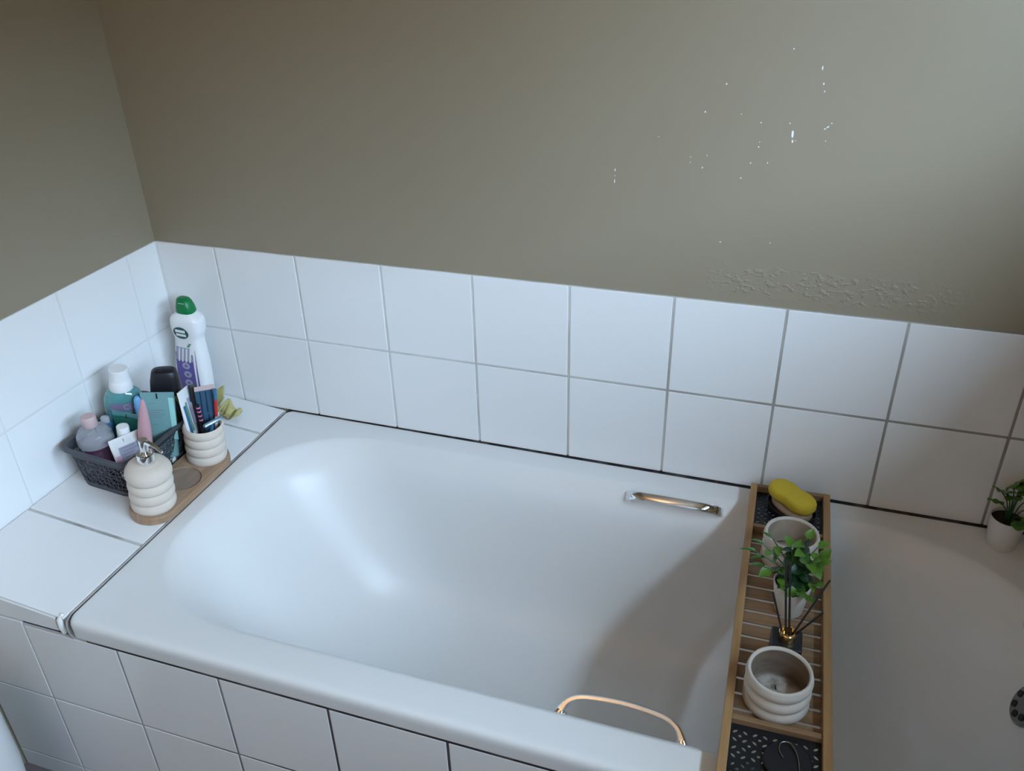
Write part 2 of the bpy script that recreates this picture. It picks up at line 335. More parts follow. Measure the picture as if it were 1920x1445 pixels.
# chips where the paint has come off the back wall (positions in metres on the wall)
def chip(x, z, w_, h_, a):
    n = 9; vs = []
    for k in range(n):
        t = 2 * PI * k / n; r = random.uniform(0.65, 1.1); px, pz = w_ * r * math.cos(t), h_ * r * math.sin(t)
        vs.append((x + px * math.cos(a) - pz * math.sin(a), 0.0036, H + z + px * math.sin(a) + pz * math.cos(a)))
    vs2 = [(v[0], 0.0045, v[2]) for v in vs]
    mk('paint_chip', vs + vs2, [tuple(reversed(range(n)))] + [(k, (k + 1) % n, n + (k + 1) % n, n + k) for k in range(n)], 'chip', wall_back)
CHIPS = [(1.0322, .6218, .0012, .004, 0), (1.0320, .6020, .0010, .005, .05), (1.0325, .6115, .0007, .0015, 0),
 (1.3204, .6985, .0022, .009, .05), (1.3213, .6870, .0018, .003, .1), (1.3260, .6880, .0010, .001, 0),
 (1.1790, .7270, .0013, .002, 0), (1.2090, .7720, .0013, .0022, -.6), (1.3510, .8000, .0014, .004, 0), (1.3560, .7770, .0012, .003, .1), (1.3590, .7660, .0009, .002, .1),
 (1.3720, .7120, .0012, .003, -.9), (1.3680, .7090, .0013, .0022, -.9), (1.3770, .7180, .0015, .001, 0), (1.3720, .6900, .001, .001, 0),
 (1.2690, .7140, .0016, .0012, 0), (1.3140, .7150, .0013, .0012, 0), (1.2700, .6750, .0013, .0014, 0), (1.2705, .6830, .001, .001, 0),
 (1.1610, .6520, .001, .001, 0), (1.1610, .6430, .001, .001, 0), (1.1880, .6560, .001, .0012, 0), (1.1820, .6350, .0013, .0018, -.2),
 (1.2600, .6480, .0016, .0012, .5), (1.2870, .6500, .0013, .0012, 0), (1.2470, .6220, .0016, .0012, 0), (1.1050, .6830, .001, .001, 0),
 (1.2240, .5070, .002, .0012, -.4), (1.3080, .5130, .0014, .0009, -.3), (1.3050, .8270, .0012, .0016, -.5), (1.2370, .7260, .0012, .001, 0)]
for c in CHIPS: chip(c[0], c[1], c[2] * 0.85, c[3] * 0.85, c[4])

# boxed-in ledge at the head of the bath; its top falls towards the bath
XL = 0.264; TILT = 6.0
DO = Vector((0, 0, 0.0277 + H)); DU = Vector((math.cos(math.radians(TILT)), 0, -math.sin(math.radians(TILT))))
DN = Vector((math.sin(math.radians(TILT)), 0, math.cos(math.radians(TILT))))
DECK = Matrix(((DU.x, 0, DN.x, DO.x), (DU.y, 1, DN.y, DO.y), (DU.z, 0, DN.z, DO.z), (0, 0, 0, 1)))   # ledge space -> world
ledge = tag(empty('tiled_ledge', (0.13, -0.35, 0)), kind='structure')
def K(o): o.matrix_parent_inverse = o.parent.matrix_world.inverted(); return o
bpy.context.view_layer.update()
zl, zr = DO.z - 0.0016, DO.z - 0.0016 - 0.2655 * math.sin(math.radians(TILT))
lb = mk('ledge_body', [(0.0, -0.0, 0), (0.2625, -0.0, 0), (0.2625, -0.702, 0), (0.0, -0.702, 0), (0.0, 0, zl), (0.2625, 0, zr), (0.2625, -0.702, zr), (0.0, -0.702, zl)],
        [(3, 2, 1, 0), (4, 5, 6, 7), (0, 1, 5, 4), (1, 2, 6, 5), (2, 3, 7, 6), (3, 0, 4, 7)], 'grout', ledge); K(lb)
ys = [0.0, -0.107, -0.307, -0.507, -0.7075]
for a, b in zip(ys, ys[1:]):
    o = tile(ledge, 0.263 - J * .5, a - b - J * 1.6, DECK @ tr(0.1327, (a + b) / 2, 0.0006)); mw = o.matrix_world.copy(); K(o); o.matrix_world = mw
# cut tiles along the front edge of the ledge
st = mk('edge_tile', [(0.0, -0.7065, H - 0.031), (0.2430, -0.7065, H - 0.031), (0.2430, -0.7065, zr + 0.0), (0.0, -0.7065, zl - 0.0035),
     (0.0, -0.7020, H - 0.031), (0.2430, -0.7020, H - 0.031), (0.2430, -0.7020, zr + 0.0), (0.0, -0.7020, zl - 0.0035)],
     [(0, 1, 2, 3), (7, 6, 5, 4), (0, 4, 5, 1), (1, 5, 6, 2), (2, 6, 7, 3), (3, 7, 4, 0)], 'tile', ledge); K(st)
ck = tube('caulk', [(0.2535, -0.7045, H - 0.034), (0.2525, -0.7055, H - 0.018), (0.2525, -0.7045, H - 0.004), (0.2545, -0.697, H + 0.0035)], [0.0045, 0.0055, 0.0052, 0.003], 'caulk', ledge, 8); K(ck)
ck = tube('caulk', [(0.2645, -0.012, H - 0.0012), (0.2645, -0.35, H - 0.0014), (0.2645, -0.60, H - 0.0012), (0.2640, -0.690, H - 0.0012), (0.2650, -0.703, H - 0.006), (0.268, -0.7085, H - 0.016), (0.270, -0.7090, H - 0.030), (0.276, -0.7085, H - 0.0375)], 0.0021, 'caulk_grey', ledge, 8); K(ck)

# tiled panel under the bath
panel = tag(empty('bath_panel', (1.0, -0.70, 0)), kind='structure'); bpy.context.view_layer.update()
K(box('panel_board', 0.0, RX, -0.7020, -0.69, 0, H - 0.037, 'grout', panel))
K(box('grout', 0.0, RX, -0.7058, -0.7021, 0, H - 0.0400, 'grout_panel', panel))
xs = [0.0] + [0.1604 + 0.2 * i for i in range(10)]; xs = [x for x in xs if x < RX - 0.02] + [RX]
for a, b in zip(xs, xs[1:]):
    for c, d in ((0.0, H - 0.4288), (H - 0.4288, H - 0.2288), (H - 0.2288, H - (0.034 if b < 0.3 else 0.0412))):
        o = tile(panel, b - a - J * 0.9, d - c - J * 0.9, tr((a + b) / 2, -0.7066, (c + d) / 2) @ NB); mw = o.matrix_world.copy(); K(o); o.matrix_world = mw
K(box('lip_strip', 0.30, RX, -0.7069, -0.7021, H - 0.0408, H - 0.0372, 'dark_strip', panel))  # dark strip along the gap under the bath lip

# ------------------------------------------------------------------ bathtub
bath = tag(empty('bathtub', (1.114, -0.357, 0)), 'white built-in bathtub with rounded sloping inside between tiled walls', 'bathtub'); bpy.context.view_layer.update()
def rr(xl, xr, yb, yf, rl, rr_, z, na=20, ne=14):
    (rxl, ryl), (rxr, ryr) = rl, rr_; P = []
    def arc(cx, cy, rx, ry, a0):
        for k in range(na + 1): P.append((cx + rx * math.cos(a0 + PI / 2 * k / na), cy + ry * math.sin(a0 + PI / 2 * k / na), z))
    def lin(a, b):
        for k in range(1, ne): P.append((a[0] + (b[0] - a[0]) * k / ne, a[1] + (b[1] - a[1]) * k / ne, z))
    arc(xr - rxr, yb - ryr, rxr, ryr, 0); lin((xr - rxr, yb), (xl + rxl, yb)); arc(xl + rxl, yb - ryl, rxl, ryl, PI / 2)
    lin((xl, yb - ryl), (xl, yf + ryl)); arc(xl + rxl, yf + ryl, rxl, ryl, PI); lin((xl + rxl, yf), (xr - rxr, yf)); arc(xr - rxr, yf + ryr, rxr, ryr, 3 * PI / 2)
    lin((xr, yf + ryr), (xr, yb - ryr)); return P
rings = []
for z, i in ((-0.0375, 0.004), (-0.037, 0.0005), (-0.020, 0.0), (-0.012, 0.0), (-0.006, 0.0016), (-0.002, 0.0048), (0.0, 0.0105), (0.0, 0.016)):
    r = 0.016
    rings.append(rr(0.2662 + i * 0.45, 1.962 - i, -0.0006 - i * 0.10, -0.7072 + i, (r, r), (r, r), H + z))
# inside: z, side inset, left inset, right inset, corner shrink
PR = [(0.000, 0.000, 0.000, 0.000), (-0.0018, 0.006, 0.006, 0.008), (-0.009, 0.0145, 0.017, 0.019), (-0.026, 0.0280, 0.036, 0.035), (-0.048, 0.0420, 0.056, 0.052), (-0.085, 0.0530, 0.082, 0.072), (-0.180, 0.0680, 0.150, 0.100),
      (-0.260, 0.0840, 0.215, 0.125), (-0.315, 0.1050, 0.275, 0.150), (-0.350, 0.1400, 0.340, 0.190), (-0.370, 0.1900, 0.420, 0.250), (-0.378, 0.2400, 0.500, 0.320), (-0.381, 0.2850, 0.580, 0.390)]
prof = cr([(p[1], p[2], p[3]) for p in PR], 4); zz = cr([(p[0], 0, 0) for p in PR], 4)
for (s, l, r), zv in zip(prof, zz):
    q = min(s / 0.285, 1.0); ky = 1 - 0.97 * q; kx = 1 - 0.80 * q
    rings.append(rr(0.302 + l, 1.862 - r, -0.048 - s, -0.647 + s, (0.245 * kx, 0.212 * ky), (0.31 * kx, 0.292 * ky), H + zv.x))
shell = loft('shell', rings, 'bath', bath, cap0=False, cap1=True, auto=60); K(shell)
# drain and overflow
K(lathe('drain', [(0.0, -0.004), (0.020, -0.004), (0.024, 0.000), (0.034, 0.003), (0.0365, 0.0), (0.0365, -0.003)], 'drain', bath, 40, tr(1.592, -0.330, H - 0.3795)))
of_m = tr(1.7955, -0.35, H - 0.0755) @ rot('Y', -62)
of = K(lathe('overflow', [(0.0365, -0.004), (0.0365, 0.004), (0.033, 0.008), (0.0, 0.0095)], 'drain', bath, 40, of_m))
for k in range(8):
    a = 2 * PI * k / 8 + 0.2
    h_ = lathe('overflow_slot', [(0.0058, 0.0075), (0.0058, 0.0098), (0.0, 0.0098)], 'dark', of, 12, of_m @ tr(0.0235 * math.cos(a), 0.0235 * math.sin(a), 0)); h_.matrix_parent_inverse = of.matrix_world.inverted()

# chrome grab handles on the inner shoulders of the bath
def grab(label, x, y, z, rx):
    t = tag(empty('grab_handle', (x, y, H + z), (math.radians(rx), 0, 0)), label, 'handle', 'bath grab handles')
    P = cr([(-.0925, 0, -.003), (-.088, 0, .010), (-.078, 0, .023), (-.055, 0, .0315), (0, 0, .0355), (.055, 0, .0315), (.078, 0, .023), (.088, 0, .010), (.0925, 0, -.003)], 5)
    rings = []; n = len(P)
    for i, p in enumerate(P):
        a = P[max(i - 1, 0)]; b = P[min(i + 1, n - 1)]; tg = (b - a).normalized(); nr = Vector((-tg.z, 0, tg.x))
        e = abs(i / (n - 1) * 2 - 1); wy = 0.0086 + 0.0018 * e ** 2; th = 0.0032 + 0.0042 * e ** 3
        rings.append([p + nr * th * dn + Vector((0, wy * dy, 0)) for dy, dn in ((-1, -.6), (-.8, -1), (.8, -1), (1, -.6), (1, .6), (.8, 1), (-.8, 1), (-1, .6))])
    loft('grip', rings, 'chrome', t, auto=40)
    for s in (-1, 1): link('foot', box_me('foot', 0.015, 0.0185, 0.006, 0.0012, 2, (s * 0.089, 0, 0.0005)), 'chrome', t)
    return t
grab('chrome grab handle on far inner side of bath below the wall tiles', 1.191, -0.0705, -0.0215, 45)
grab('chrome grab handle arching over near front rim of bath', 1.2005, -0.6225, -0.0215, -45)

# mixer tap at the foot of the bath (only the end of its spout is in view)
tap = tag(empty('bath_tap', (1.915, -0.35, H)), 'chrome bath mixer tap whose spout shows at right picture edge', 'tap')
lathe('base', [(0.028, 0), (0.028, 0.006), (0.020, 0.012), (0.018, 0.05), (0.020, 0.075), (0.0, 0.080)], 'chrome', tap)
tube('spout', cr([(-0.005, 0, 0.060), (-0.05, 0, 0.085), (-0.10, 0.016, 0.090), (-0.140, 0.028, 0.082), (-0.146, 0.030, 0.058)], 5), [0.014] * 12 + [0.0125] * 9, 'chrome', tap, 16)
for s in (-1, 1):
    hnd = lathe('tap_handle', [(0.0, 0), (0.017, 0.0), (0.019, 0.012), (0.019, 0.03), (0.015, 0.036), (0, 0.037)], 'chrome', tap, 24, tr(0, s * 0.02, 0.05) @ rot('X', -s * 90) @ tr(0, 0, 0.018))

# ------------------------------------------------------------------ bin in the lower left corner
bin_ = tag(empty('waste_bin', (0.103, -0.860, 0)), 'white rounded bin cut off at lower left corner beside tiled panel', 'bin')
lathe('body', [(0.0, 0.0), (0.036, 0.0), (0.046, 0.012), (0.058, 0.045), (0.068, 0.090), (0.076, 0.14), (0.080, 0.20), (0.080, 0.34)], 'porcelain', bin_, 48, auto=60)
lathe('lid', [(0.081, 0.338), (0.084, 0.342), (0.084, 0.352), (0.070, 0.366), (0.0, 0.372)], 'porcelain', bin_, 48)

# ------------------------------------------------------------------ things on the ledge
def deck(name, u, y, h=0.0, yaw=0.0, axis=None):
    """an Empty standing on the ledge (ledge coordinates u, y, height); local z follows axis, local -y looks to yaw"""
    if axis is None: A = rot('Z', yaw)
    else:
        z = Vector(axis).normalized(); f = Vector((math.sin(math.radians(yaw)), -math.cos(math.radians(yaw)), 0))
        f = (f - z * f.dot(z)).normalized(); yv = -f; xv = yv.cross(z)
        A = Matrix(((xv.x, yv.x, z.x, 0), (xv.y, yv.y, z.y, 0), (xv.z, yv.z, z.z, 0), (0, 0, 0, 1)))
    return empty(name, mtx=DECK @ tr(u, y, h) @ A)
def ring_profile(z0, hs, r, b, cap=True):       # stacked rounded rings, radius r, bulge b
    P = [(r - b - 0.003, z0)]; z = z0
    for h in hs:
        for k in range(1, 10):
            t = k / 10; P.append((r - b + b * math.sin(PI * t) ** 0.55, z + h * t))
        z += h; P.append((r - b, z))
    return P, z

# wooden tray with three round recesses
wt = tag(deck('accessory_tray', 0.224, -0.3305), 'oblong brown wooden tray with round recesses on tiled ledge', 'tray')
def stadium(r, L, z, n=24):
    P = []
    for k in range(n + 1): a = PI * k / n; P.append((r * math.cos(a), L + r * math.sin(a), z))
    for k in range(n + 1): a = PI + PI * k / n; P.append((r * math.cos(a), -L + r * math.sin(a), z))
    return P
loft('board', [stadium(0.0445, 0.0855, 0.0), stadium(0.046, 0.0855, 0.0015), stadium(0.046, 0.0855, 0.0145), stadium(0.0447, 0.0855, 0.016)], 'acacia', wt, auto=40)
bm = bmesh.new(); loops = []
outer = stadium(0.0447, 0.0855, 0.0163); cir = [[(0.0385 * math.cos(2 * PI * k / 40), cy + 0.0385 * math.sin(2 * PI * k / 40), 0.0163) for k in range(40)] for cy in (-0.0855, 0, 0.0855)]
for lp in [outer] + cir:
    v = [bm.verts.new(p) for p in lp]; loops += [bm.edges.new((v[i], v[(i + 1) % len(v)])) for i in range(len(v))]
bmesh.ops.triangle_fill(bm, use_beauty=True, use_dissolve=False, edges=loops); bmesh.ops.recalc_face_normals(bm, faces=bm.faces[:])
me = bpy.data.meshes.new('tray_top'); bm.to_mesh(me); bm.free(); solid(link('tray_top', me, 'acacia', wt), 0.0030, 1.0)
for cy in (-0.0855, 0, 0.0855): lathe('recess', [(0.0384, 0.0164), (0.0384, 0.0166), (0.0, 0.0166)], 'recess', wt, 40, tr(0, cy, 0))
ZR = 0.0168

# soap dispenser
sd = tag(deck('soap_dispenser', 0.224, -0.416, ZR), 'beige ribbed ceramic soap dispenser with chrome pump on wooden tray', 'soap dispenser')
P, z = ring_profile(0, (0.0225, 0.0225, 0.0225), 0.0425, 0.0055)
P += [(0.0405, z + 0.003), (0.0428, z + 0.009), (0.0432, z + 0.015), (0.0420, z + 0.022), (0.037, z + 0.030), (0.029, z + 0.0345), (0.018, z + 0.036), (0.0, z + 0.036)]
lathe('bottle', [(0, 0)] + P, 'stone', sd, 56, auto=70); zt = z + 0.036
lathe('collar', [(0.0165, zt - 0.001), (0.0168, zt + 0.019), (0.0160, zt + 0.021), (0.0125, zt + 0.021), (0.0125, zt + 0.017), (0.0, zt + 0.017)], 'chrome', sd, 40, auto=30)
lathe('stem', [(0.0050, zt + 0.016), (0.0050, zt + 0.027), (0.0080, zt + 0.028), (0.0088, zt + 0.0505), (0.0082, zt + 0.0520), (0.0, zt + 0.0522)], 'chrome', sd, 32, auto=30)
nz = cr([(0.002, 0, zt + 0.0475), (0.014, -0.001, zt + 0.0478), (0.028, -0.002, zt + 0.0450), (0.043, -0.003, zt + 0.0375)], 5)
loft('nozzle', [[p + Vector((0, dy * (0.0062 - 0.0032 * i / 15), dz * (0.0040 - 0.0018 * i / 15))) for dy, dz in ((-1, -.4), (-.4, -1), (.4, -1), (1, -.4), (.7, .8), (0, 1), (-.7, .8))] for i, p in enumerate(nz)], 'chrome', sd)

# tumbler
cup = tag(deck('tumbler', 0.224, -0.245, ZR), 'white ribbed ceramic tumbler holding toothpaste and razor on wooden tray', 'tumbler')
P, z = ring_profile(0, (0.0215, 0.0215, 0.0215, 0.0215), 0.0415, 0.0045)
lathe('cup', [(0, 0)] + P[:-1] + [(0.0375, z), (0.0355, z - 0.002), (0.0350, z - 0.01), (0.0350, 0.006), (0.0, 0.005)], 'stone', cup, 56, auto=70)
CZ = ZR + 0.0065          # floor of the tumbler, in ledge heights

def squeeze(label, cat, u, y, h, axis, yaw, W, L, d0, m, name, capm='white', crimp=None, group=None):
    t = tag(deck(name, u, y, h, yaw, axis), label, cat, group); rings = []
    for k in range(13):
        s = k / 12; rings.append(sel(W * (0.36 + 0.14 * min(1, s * 1.15)) , max(d0 * (1 - s ** 1.4), 0.0008), 0.016 + (L - 0.016) * s, 28, 2.0 + 1.6 * s))
    loft('tube_body', rings, m, t, auto=60)
    lathe('cap', [(0.0, 0.0), (min(W * .30, .016), 0.0), (min(W * .32, .0165), 0.002), (min(W * .31, .016), 0.016), (0, 0.0165)], capm, t, 28, sy=min(1.0, d0 / min(W * .30, .016) * 1.0))
    if crimp: box('crimp', -W * .5, W * .5, -0.0011, 0.0011, L - 0.009, L + 0.001, crimp, t, 0.0003)
    return t
def fy(d0, L, z): s = max(0, min(1, (z - 0.016) / (L - 0.016))); return -max(d0 * (1 - s ** 1.4), 0.0008) - 0.0007
def strip(nm, t, d0, L, x0, x1, z0, z1, m, seg=4):     # printed mark lying on the front of a squeeze tube
    vs, fs = [], []
    for k in range(seg + 1):
        z = z0 + (z1 - z0) * k / seg; y = fy(d0, L, z); vs += [(x0, y, z), (x1, y, z)]
    for k in range(seg): fs.append((2 * k, 2 * k + 1, 2 * k + 3, 2 * k + 2))
    return mk(nm, vs, fs, m, t)

# toothpaste and brushes in the tumbler
tp = squeeze('white toothpaste tube with blue and green print standing in the tumbler', 'toothpaste', 0.2085, -0.2545, CZ, (-0.026, 0.012, 0.152), 98, 0.040, 0.152, 0.0085, 'white', 'toothpaste_tube', crimp='white', group='tubes in the tumbler')
for a in ((-.015, -.007, .055, .120, 'blue'), (-.006, -.001, .060, .125, 'green_print'), (.003, .013, .070, .130, 'lilac'), (-.013, -.004, .030, .052, 'lilac')): strip('print', tp, 0.0085, 0.152, *a)
tb = squeeze('navy blue toothpaste tube with pale crimped end in the tumbler', 'toothpaste', 0.2270, -0.2300, CZ, (-0.013, 0.016, 0.160), 46, 0.040, 0.152, 0.0085, 'navy', 'toothpaste_tube', crimp='pinkcap', group='tubes in the tumbler')
for a in ((-.0110, -.0085, .045, .142), (.0000, .0025, .095, .140), (.0005, .003, .040, .090), (.0105, .0125, .040, .085)): strip('print', tb, 0.0085, 0.152, *a, 'navy_dark')
strip('print', tb, 0.0085, 0.152, .016, .0185, .035, .142, 'lilac')
hb = tag(deck('hairbrush', 0.2150, -0.2420, CZ, 46, (-0.024, 0.020, 0.155)), 'black flat handle standing behind white toothpaste in the tumbler', 'brush')
loft('handle', [sel(0.004, 0.003, 0.0, 16, 3), sel(0.004, 0.003, 0.09, 16, 3), sel(0.005, 0.003, 0.115, 16, 3), sel(0.0085, 0.0035, 0.120, 16, 5), sel(0.0085, 0.0035, 0.152, 16, 5), sel(0.0075, 0.0028, 0.155, 16, 5)], 'black', hb)
tbr = tag(deck('toothbrush', 0.2360, -0.2235, CZ, 46, (0.004, 0.010, 0.150)), 'slim toothbrush with red, white and blue handle behind the navy toothpaste tube', 'toothbrush')
for nm, a, b, m in (('handle', 0, .085, 'white'), ('grip', .085, .125, 'red'), ('head', .125, .150, 'blue')): loft(nm, [sel(.0034, .0030, a, 14), sel(.0036, .0032, (a + b) / 2, 14), sel(.0034, .0030, b, 14)], m, tbr)
tb2 = tag(deck('toothbrush', 0.2345, -0.2490, CZ, 46, (-0.014, 0.000, 0.125)), 'black toothbrush with pink stripes beside razor in the tumbler', 'toothbrush')
loft('handle', [sel(.0040, .0034, 0, 14), sel(.0042, .0036, .07, 14), sel(.0034, .0030, .128, 14)], 'black', tb2)
for a in (.090, .100, .110, .119): loft('stripe', [sel(.0043, .0038, a, 14), sel(.0043, .0038, a + .003, 14)], 'magenta', tb2)
rz = tag(deck('razor', 0.2300, -0.2420, CZ + 0.002, 0, (0.022, -0.008, 0.090)), 'disposable razor with silver blue head resting on rim of the tumbler', 'razor')
loft('handle', [sel(.0035, .0035, 0, 14), sel(.0045, .004, .05, 14), sel(.0032, .003, .090, 14)], 'blue', rz)
hd = link('head', box_me('head', 0.040, 0.0075, 0.013, 0.0015), 'steelblue', rz, auto=30); hd.matrix_local = tr(0.002, -0.002, 0.098) @ rot('Z', 66) @ rot('Y', -10) @ rot('X', 30)
for k in range(2):
    bl = link('blade', box_me('blade', 0.036, 0.0012, 0.0018, 0), 'chrome', hd); bl.location = (0, -0.0042, 0.0030 - 0.0045 * k)

# perforated plastic basket
BU0, BU1, BY0, BY1, BH = 0.024, 0.1755, -0.4185, -0.192, 0.096
bc = ((BU0 + BU1) / 2, (BY0 + BY1) / 2)
bk = tag(deck('storage_basket', bc[0], bc[1]), 'charcoal plastic basket with triangular cut-outs full of toiletries on ledge', 'basket')
hwid, hlen = (BU1 - BU0) / 2, (BY1 - BY0) / 2
def bpt(s, z, out=0.0):                         # point on the basket wall: s in perimeter units 0..1, taper with z
    k = z / BH; a, b, r = hwid - 0.014 * (1 - k) + out, hlen - 0.014 * (1 - k) + out, 0.022
    segs = [(2 * (b - r), 'e'), (PI / 2 * r, 'c'), (2 * (a - r), 'n'), (PI / 2 * r, 'c'), (2 * (b - r), 'w'), (PI / 2 * r, 'c'), (2 * (a - r), 's'), (PI / 2 * r, 'c')]
    tot = sum(q[0] for q in segs); d = (s % 1.0) * tot; i = 0
    while i < 7 and d > segs[i][0]: d -= segs[i][0]; i += 1
    t = d / segs[i][0]
    if i == 0: return Vector((a, -(b - r) + 2 * (b - r) * t, z))
    if i == 2: return Vector(((a - r) - 2 * (a - r) * t, b, z))
    if i == 4: return Vector((-a, (b - r) - 2 * (b - r) * t, z))
    if i == 6: return Vector((-(a - r) + 2 * (a - r) * t, -b, z))
    cx, cy, a0 = {1: (a - r, b - r, 0), 3: (-(a - r), b - r, PI / 2), 5: (-(a - r), -(b - r), PI), 7: (a - r, -(b - r), 3 * PI / 2)}[i]
    return Vector((cx + r * math.cos(a0 + PI / 2 * t), cy + r * math.sin(a0 + PI / 2 * t), z))
NS, NZ = 58, 6; zs0, zs1 = 0.012, 0.078
vs, fs = [], []
jit = {}
def gp(i, j):
    if (i % NS, j) not in jit:
        dj = 0 if j in (0, NZ) else random.uniform(-.0028, .0028)
        jit[(i % NS, j)] = (random.uniform(-.28, .28) / NS, dj)
    a, b = jit[(i % NS, j)]; return (i / NS + a * (0 if j in (0, NZ) else 1), zs0 + (zs1 - zs0) * j / NZ + b)
def addv(s, z): vs.append(bpt(s, z)); return len(vs) - 1
for i in range(NS):
    for j in range(NZ):
        q = [gp(i, j), gp(i + 1, j), gp(i + 1, j + 1), gp(i, j + 1)]
        if q[1][0] < q[0][0]: q[1] = (q[1][0] + 1, q[1][1])
        tris = [(q[0], q[1], q[2]), (q[0], q[2], q[3])] if (i + j) % 2 else [(q[0], q[1], q[3]), (q[1], q[2], q[3])]
        for T in tris:
            c = (sum(p[0] for p in T) / 3, sum(p[1] for p in T) / 3); o_ = [addv(*p) for p in T]
            n_ = [addv(c[0] + (p[0] - c[0]) * 0.82, c[1] + (p[1] - c[1]) * 0.82) for p in T]
            for k in range(3): fs.append((o_[k], o_[(k + 1) % 3], n_[(k + 1) % 3], n_[k]))
solid(mk('lattice_wall', vs, fs, 'basket', bk), 0.0016)
def band(nm, zlist, n=96):
    return loft(nm, [[bpt(k / n, z, o) for k in range(n)] for z, o in zlist], 'basket', bk, False, False, auto=40)
solid(band('rim', [(0.0775, 0.0002), (0.090, 0.0002), (BH, 0.0006), (BH, 0.0052), (BH - 0.004, 0.0054)]), 0.0024)
solid(band('base_band', [(0.0005, 0.0), (0.0125, 0.0002)]), 0.0024)
mk('basket_floor', [bpt(k / 64, 0.0015, -0.001) for k in range(64)], [tuple(range(64))], 'basket', bk)
BZ = 0.004

# mouthwash bottle
mw_ = tag(deck('mouthwash_bottle', 0.061, -0.277, BZ, 34), 'teal mouthwash bottle with white screw cap in basket by the wall', 'mouthwash')
loft('bottle', [sel(.034, .022, 0, 40, 3), sel(.0375, .025, .006, 40, 3), sel(.0375, .025, .120, 40, 3), sel(.0370, .0245, .138, 40, 2.8), sel(.033, .0225, .150, 40, 2.5), sel(.025, .020, .159, 40, 2.2), sel(.0175, .0175, .163, 40, 2), sel(.0165, .0165, .170, 40, 2)], 'teal_liquid', mw_, auto=60)
def flat_label(nm, w_, z0, z1, d, m, parent, e=3.0, W=.0375, x0=None):
    vs, fs = [], []; n = 12
    for k in range(n + 1):
        x = -w_ + 2 * w_ * k / n if x0 is None else x0 + (w_ - x0) * k / n
        y = -d * (1 - min(1, abs(x) / W) ** e) ** (1 / e) - 0.0006; vs += [(x, y, z0), (x, y, z1)]
    for k in range(n): fs.append((2 * k, 2 * k + 2, 2 * k + 3, 2 * k + 1))
    return mk(nm, vs, fs, m, parent)
flat_label('label', .029, .020, .118, .025, 'teal_label', mw_)
pb = flat_label('brand_band', .0245, .119, .1375, .0253, 'plum_label', mw_)
text_part('lettering', 'Co', .017, 'lilac', pb, tr(0.012, -.0262, .1283) @ rot('X', 90))
lg = mk('logo_oval', [(0.014 + .012 * math.cos(2 * PI * k / 24), -.0264, .108 + .0058 * math.sin(2 * PI * k / 24)) for k in range(24)], [tuple(range(24))], 'red', mw_)
text_part('lettering', 'Colgate', .0052, 'white', lg, tr(0.014, -.0267, .108) @ rot('X', 90))
lathe('cap', [(0.0, .2065), (.0175, .2065), (.0188, .205), (.0200, .186), (.0206, .180), (.0212, .179), (.0230, .164), (.0225, .160), (.0, .160)], 'white', mw_, 40, auto=35)

# purple bath-foam bottle with pale pink cap
pb_ = tag(deck('bath_foam_bottle', 0.078, -0.370, BZ, 30, (-0.02, -0.004, 0.15)), 'round clear bottle of dark purple liquid with pale pink cap in basket corner', 'bottle')
lathe('liquid', [(0, 0), (.029, 0), (.0315, .004), (.0318, .060), (.0322, .080), (.0312, .088), (0, .088)], 'purple_liquid', pb_, 40)
lathe('shoulder', [(.0314, .086), (.0340, .0895), (.0350, .098), (.0330, .110), (.0270, .120), (.0180, .126), (.0130, .1285), (.0, .129)], 'clear', pb_, 40, auto=70)
lathe('cap', [(.0135, .127), (.0142, .128), (.0146, .147), (.0135, .150), (0, .1505)], 'pinkcap', pb_, 32, auto=40)

# shower-gel bottle with black flip cap
sg = tag(deck('shower_gel_bottle', 0.135, -0.233, BZ, 32), 'olive green shower gel bottle with large black cap at back of basket', 'bottle')
loft('bottle', [sel(.026, .015, 0, 36, 3), sel(.028, .017, .005, 36, 3), sel(.030, .0185, .09, 36, 3), sel(.031, .0185, .140, 36, 3), sel(.027, .015, .145, 36, 3)], 'lime', sg, auto=50)
loft('cap', [sel(.030, .0185, .144, 36, 3.2), sel(.0315, .019, .146, 36, 3.2), sel(.0290, .0185, .175, 36, 3.2), sel(.0245, .0165, .196, 36, 3), sel(.0215, .0145, .199, 36, 3), sel(.019, .012, .200, 36, 3)], 'black', sg, auto=50)
link('flip_tab', box_me('flip_tab', .016, .012, .006, .0015, 2, (-.008, -.004, .2005)), 'black', sg, auto=30)

# pale teal cream tube
tt = squeeze('pale teal cream tube with mint side stripe standing in basket', 'cream tube', 0.150, -0.278, BZ, (-0.010, 0.010, 0.165), 24, 0.067, 0.165, 0.0115, 'teal_tube', 'cream_tube', crimp='teal_tube', group='tubes in the basket')
strip('stripe', tt, 0.0115, 0.165, .0205, .0315, .060, .154, 'mint', 6)
strip('crimp_mark', tt, 0.0115, 0.165, -.0025, .0005, .152, .164, 'black', 1)
for x0, x1, z in ((-.020, -.007, .141), (-.018, .012, .126), (-.018, .000, .121), (-.018, .010, .116), (-.018, .004, .111), (-.014, -.004, .094), (.012, .016, .088)): strip('print_line', tt, 0.0115, 0.165, x0, x1, z, z + .0016, 'ink', 1)
# dark green tube
dg_ = squeeze('dark green cream tube with wide crimped end in middle of basket', 'cream tube', 0.104, -0.322, BZ, (-0.004, 0.006, 0.130), 6, 0.066, 0.132, 0.0105, 'dgreen_tube', 'cream_tube', crimp='teal_label', group='tubes in the basket')
strip('crimp_mark', dg_, 0.0105, 0.132, -.002, .000, .120, .130, 'black', 1)
for z in (.113, .108): strip('print_line', dg_, 0.0105, 0.132, -.020, .012, z, z + .0014, 'darkgreen', 1)
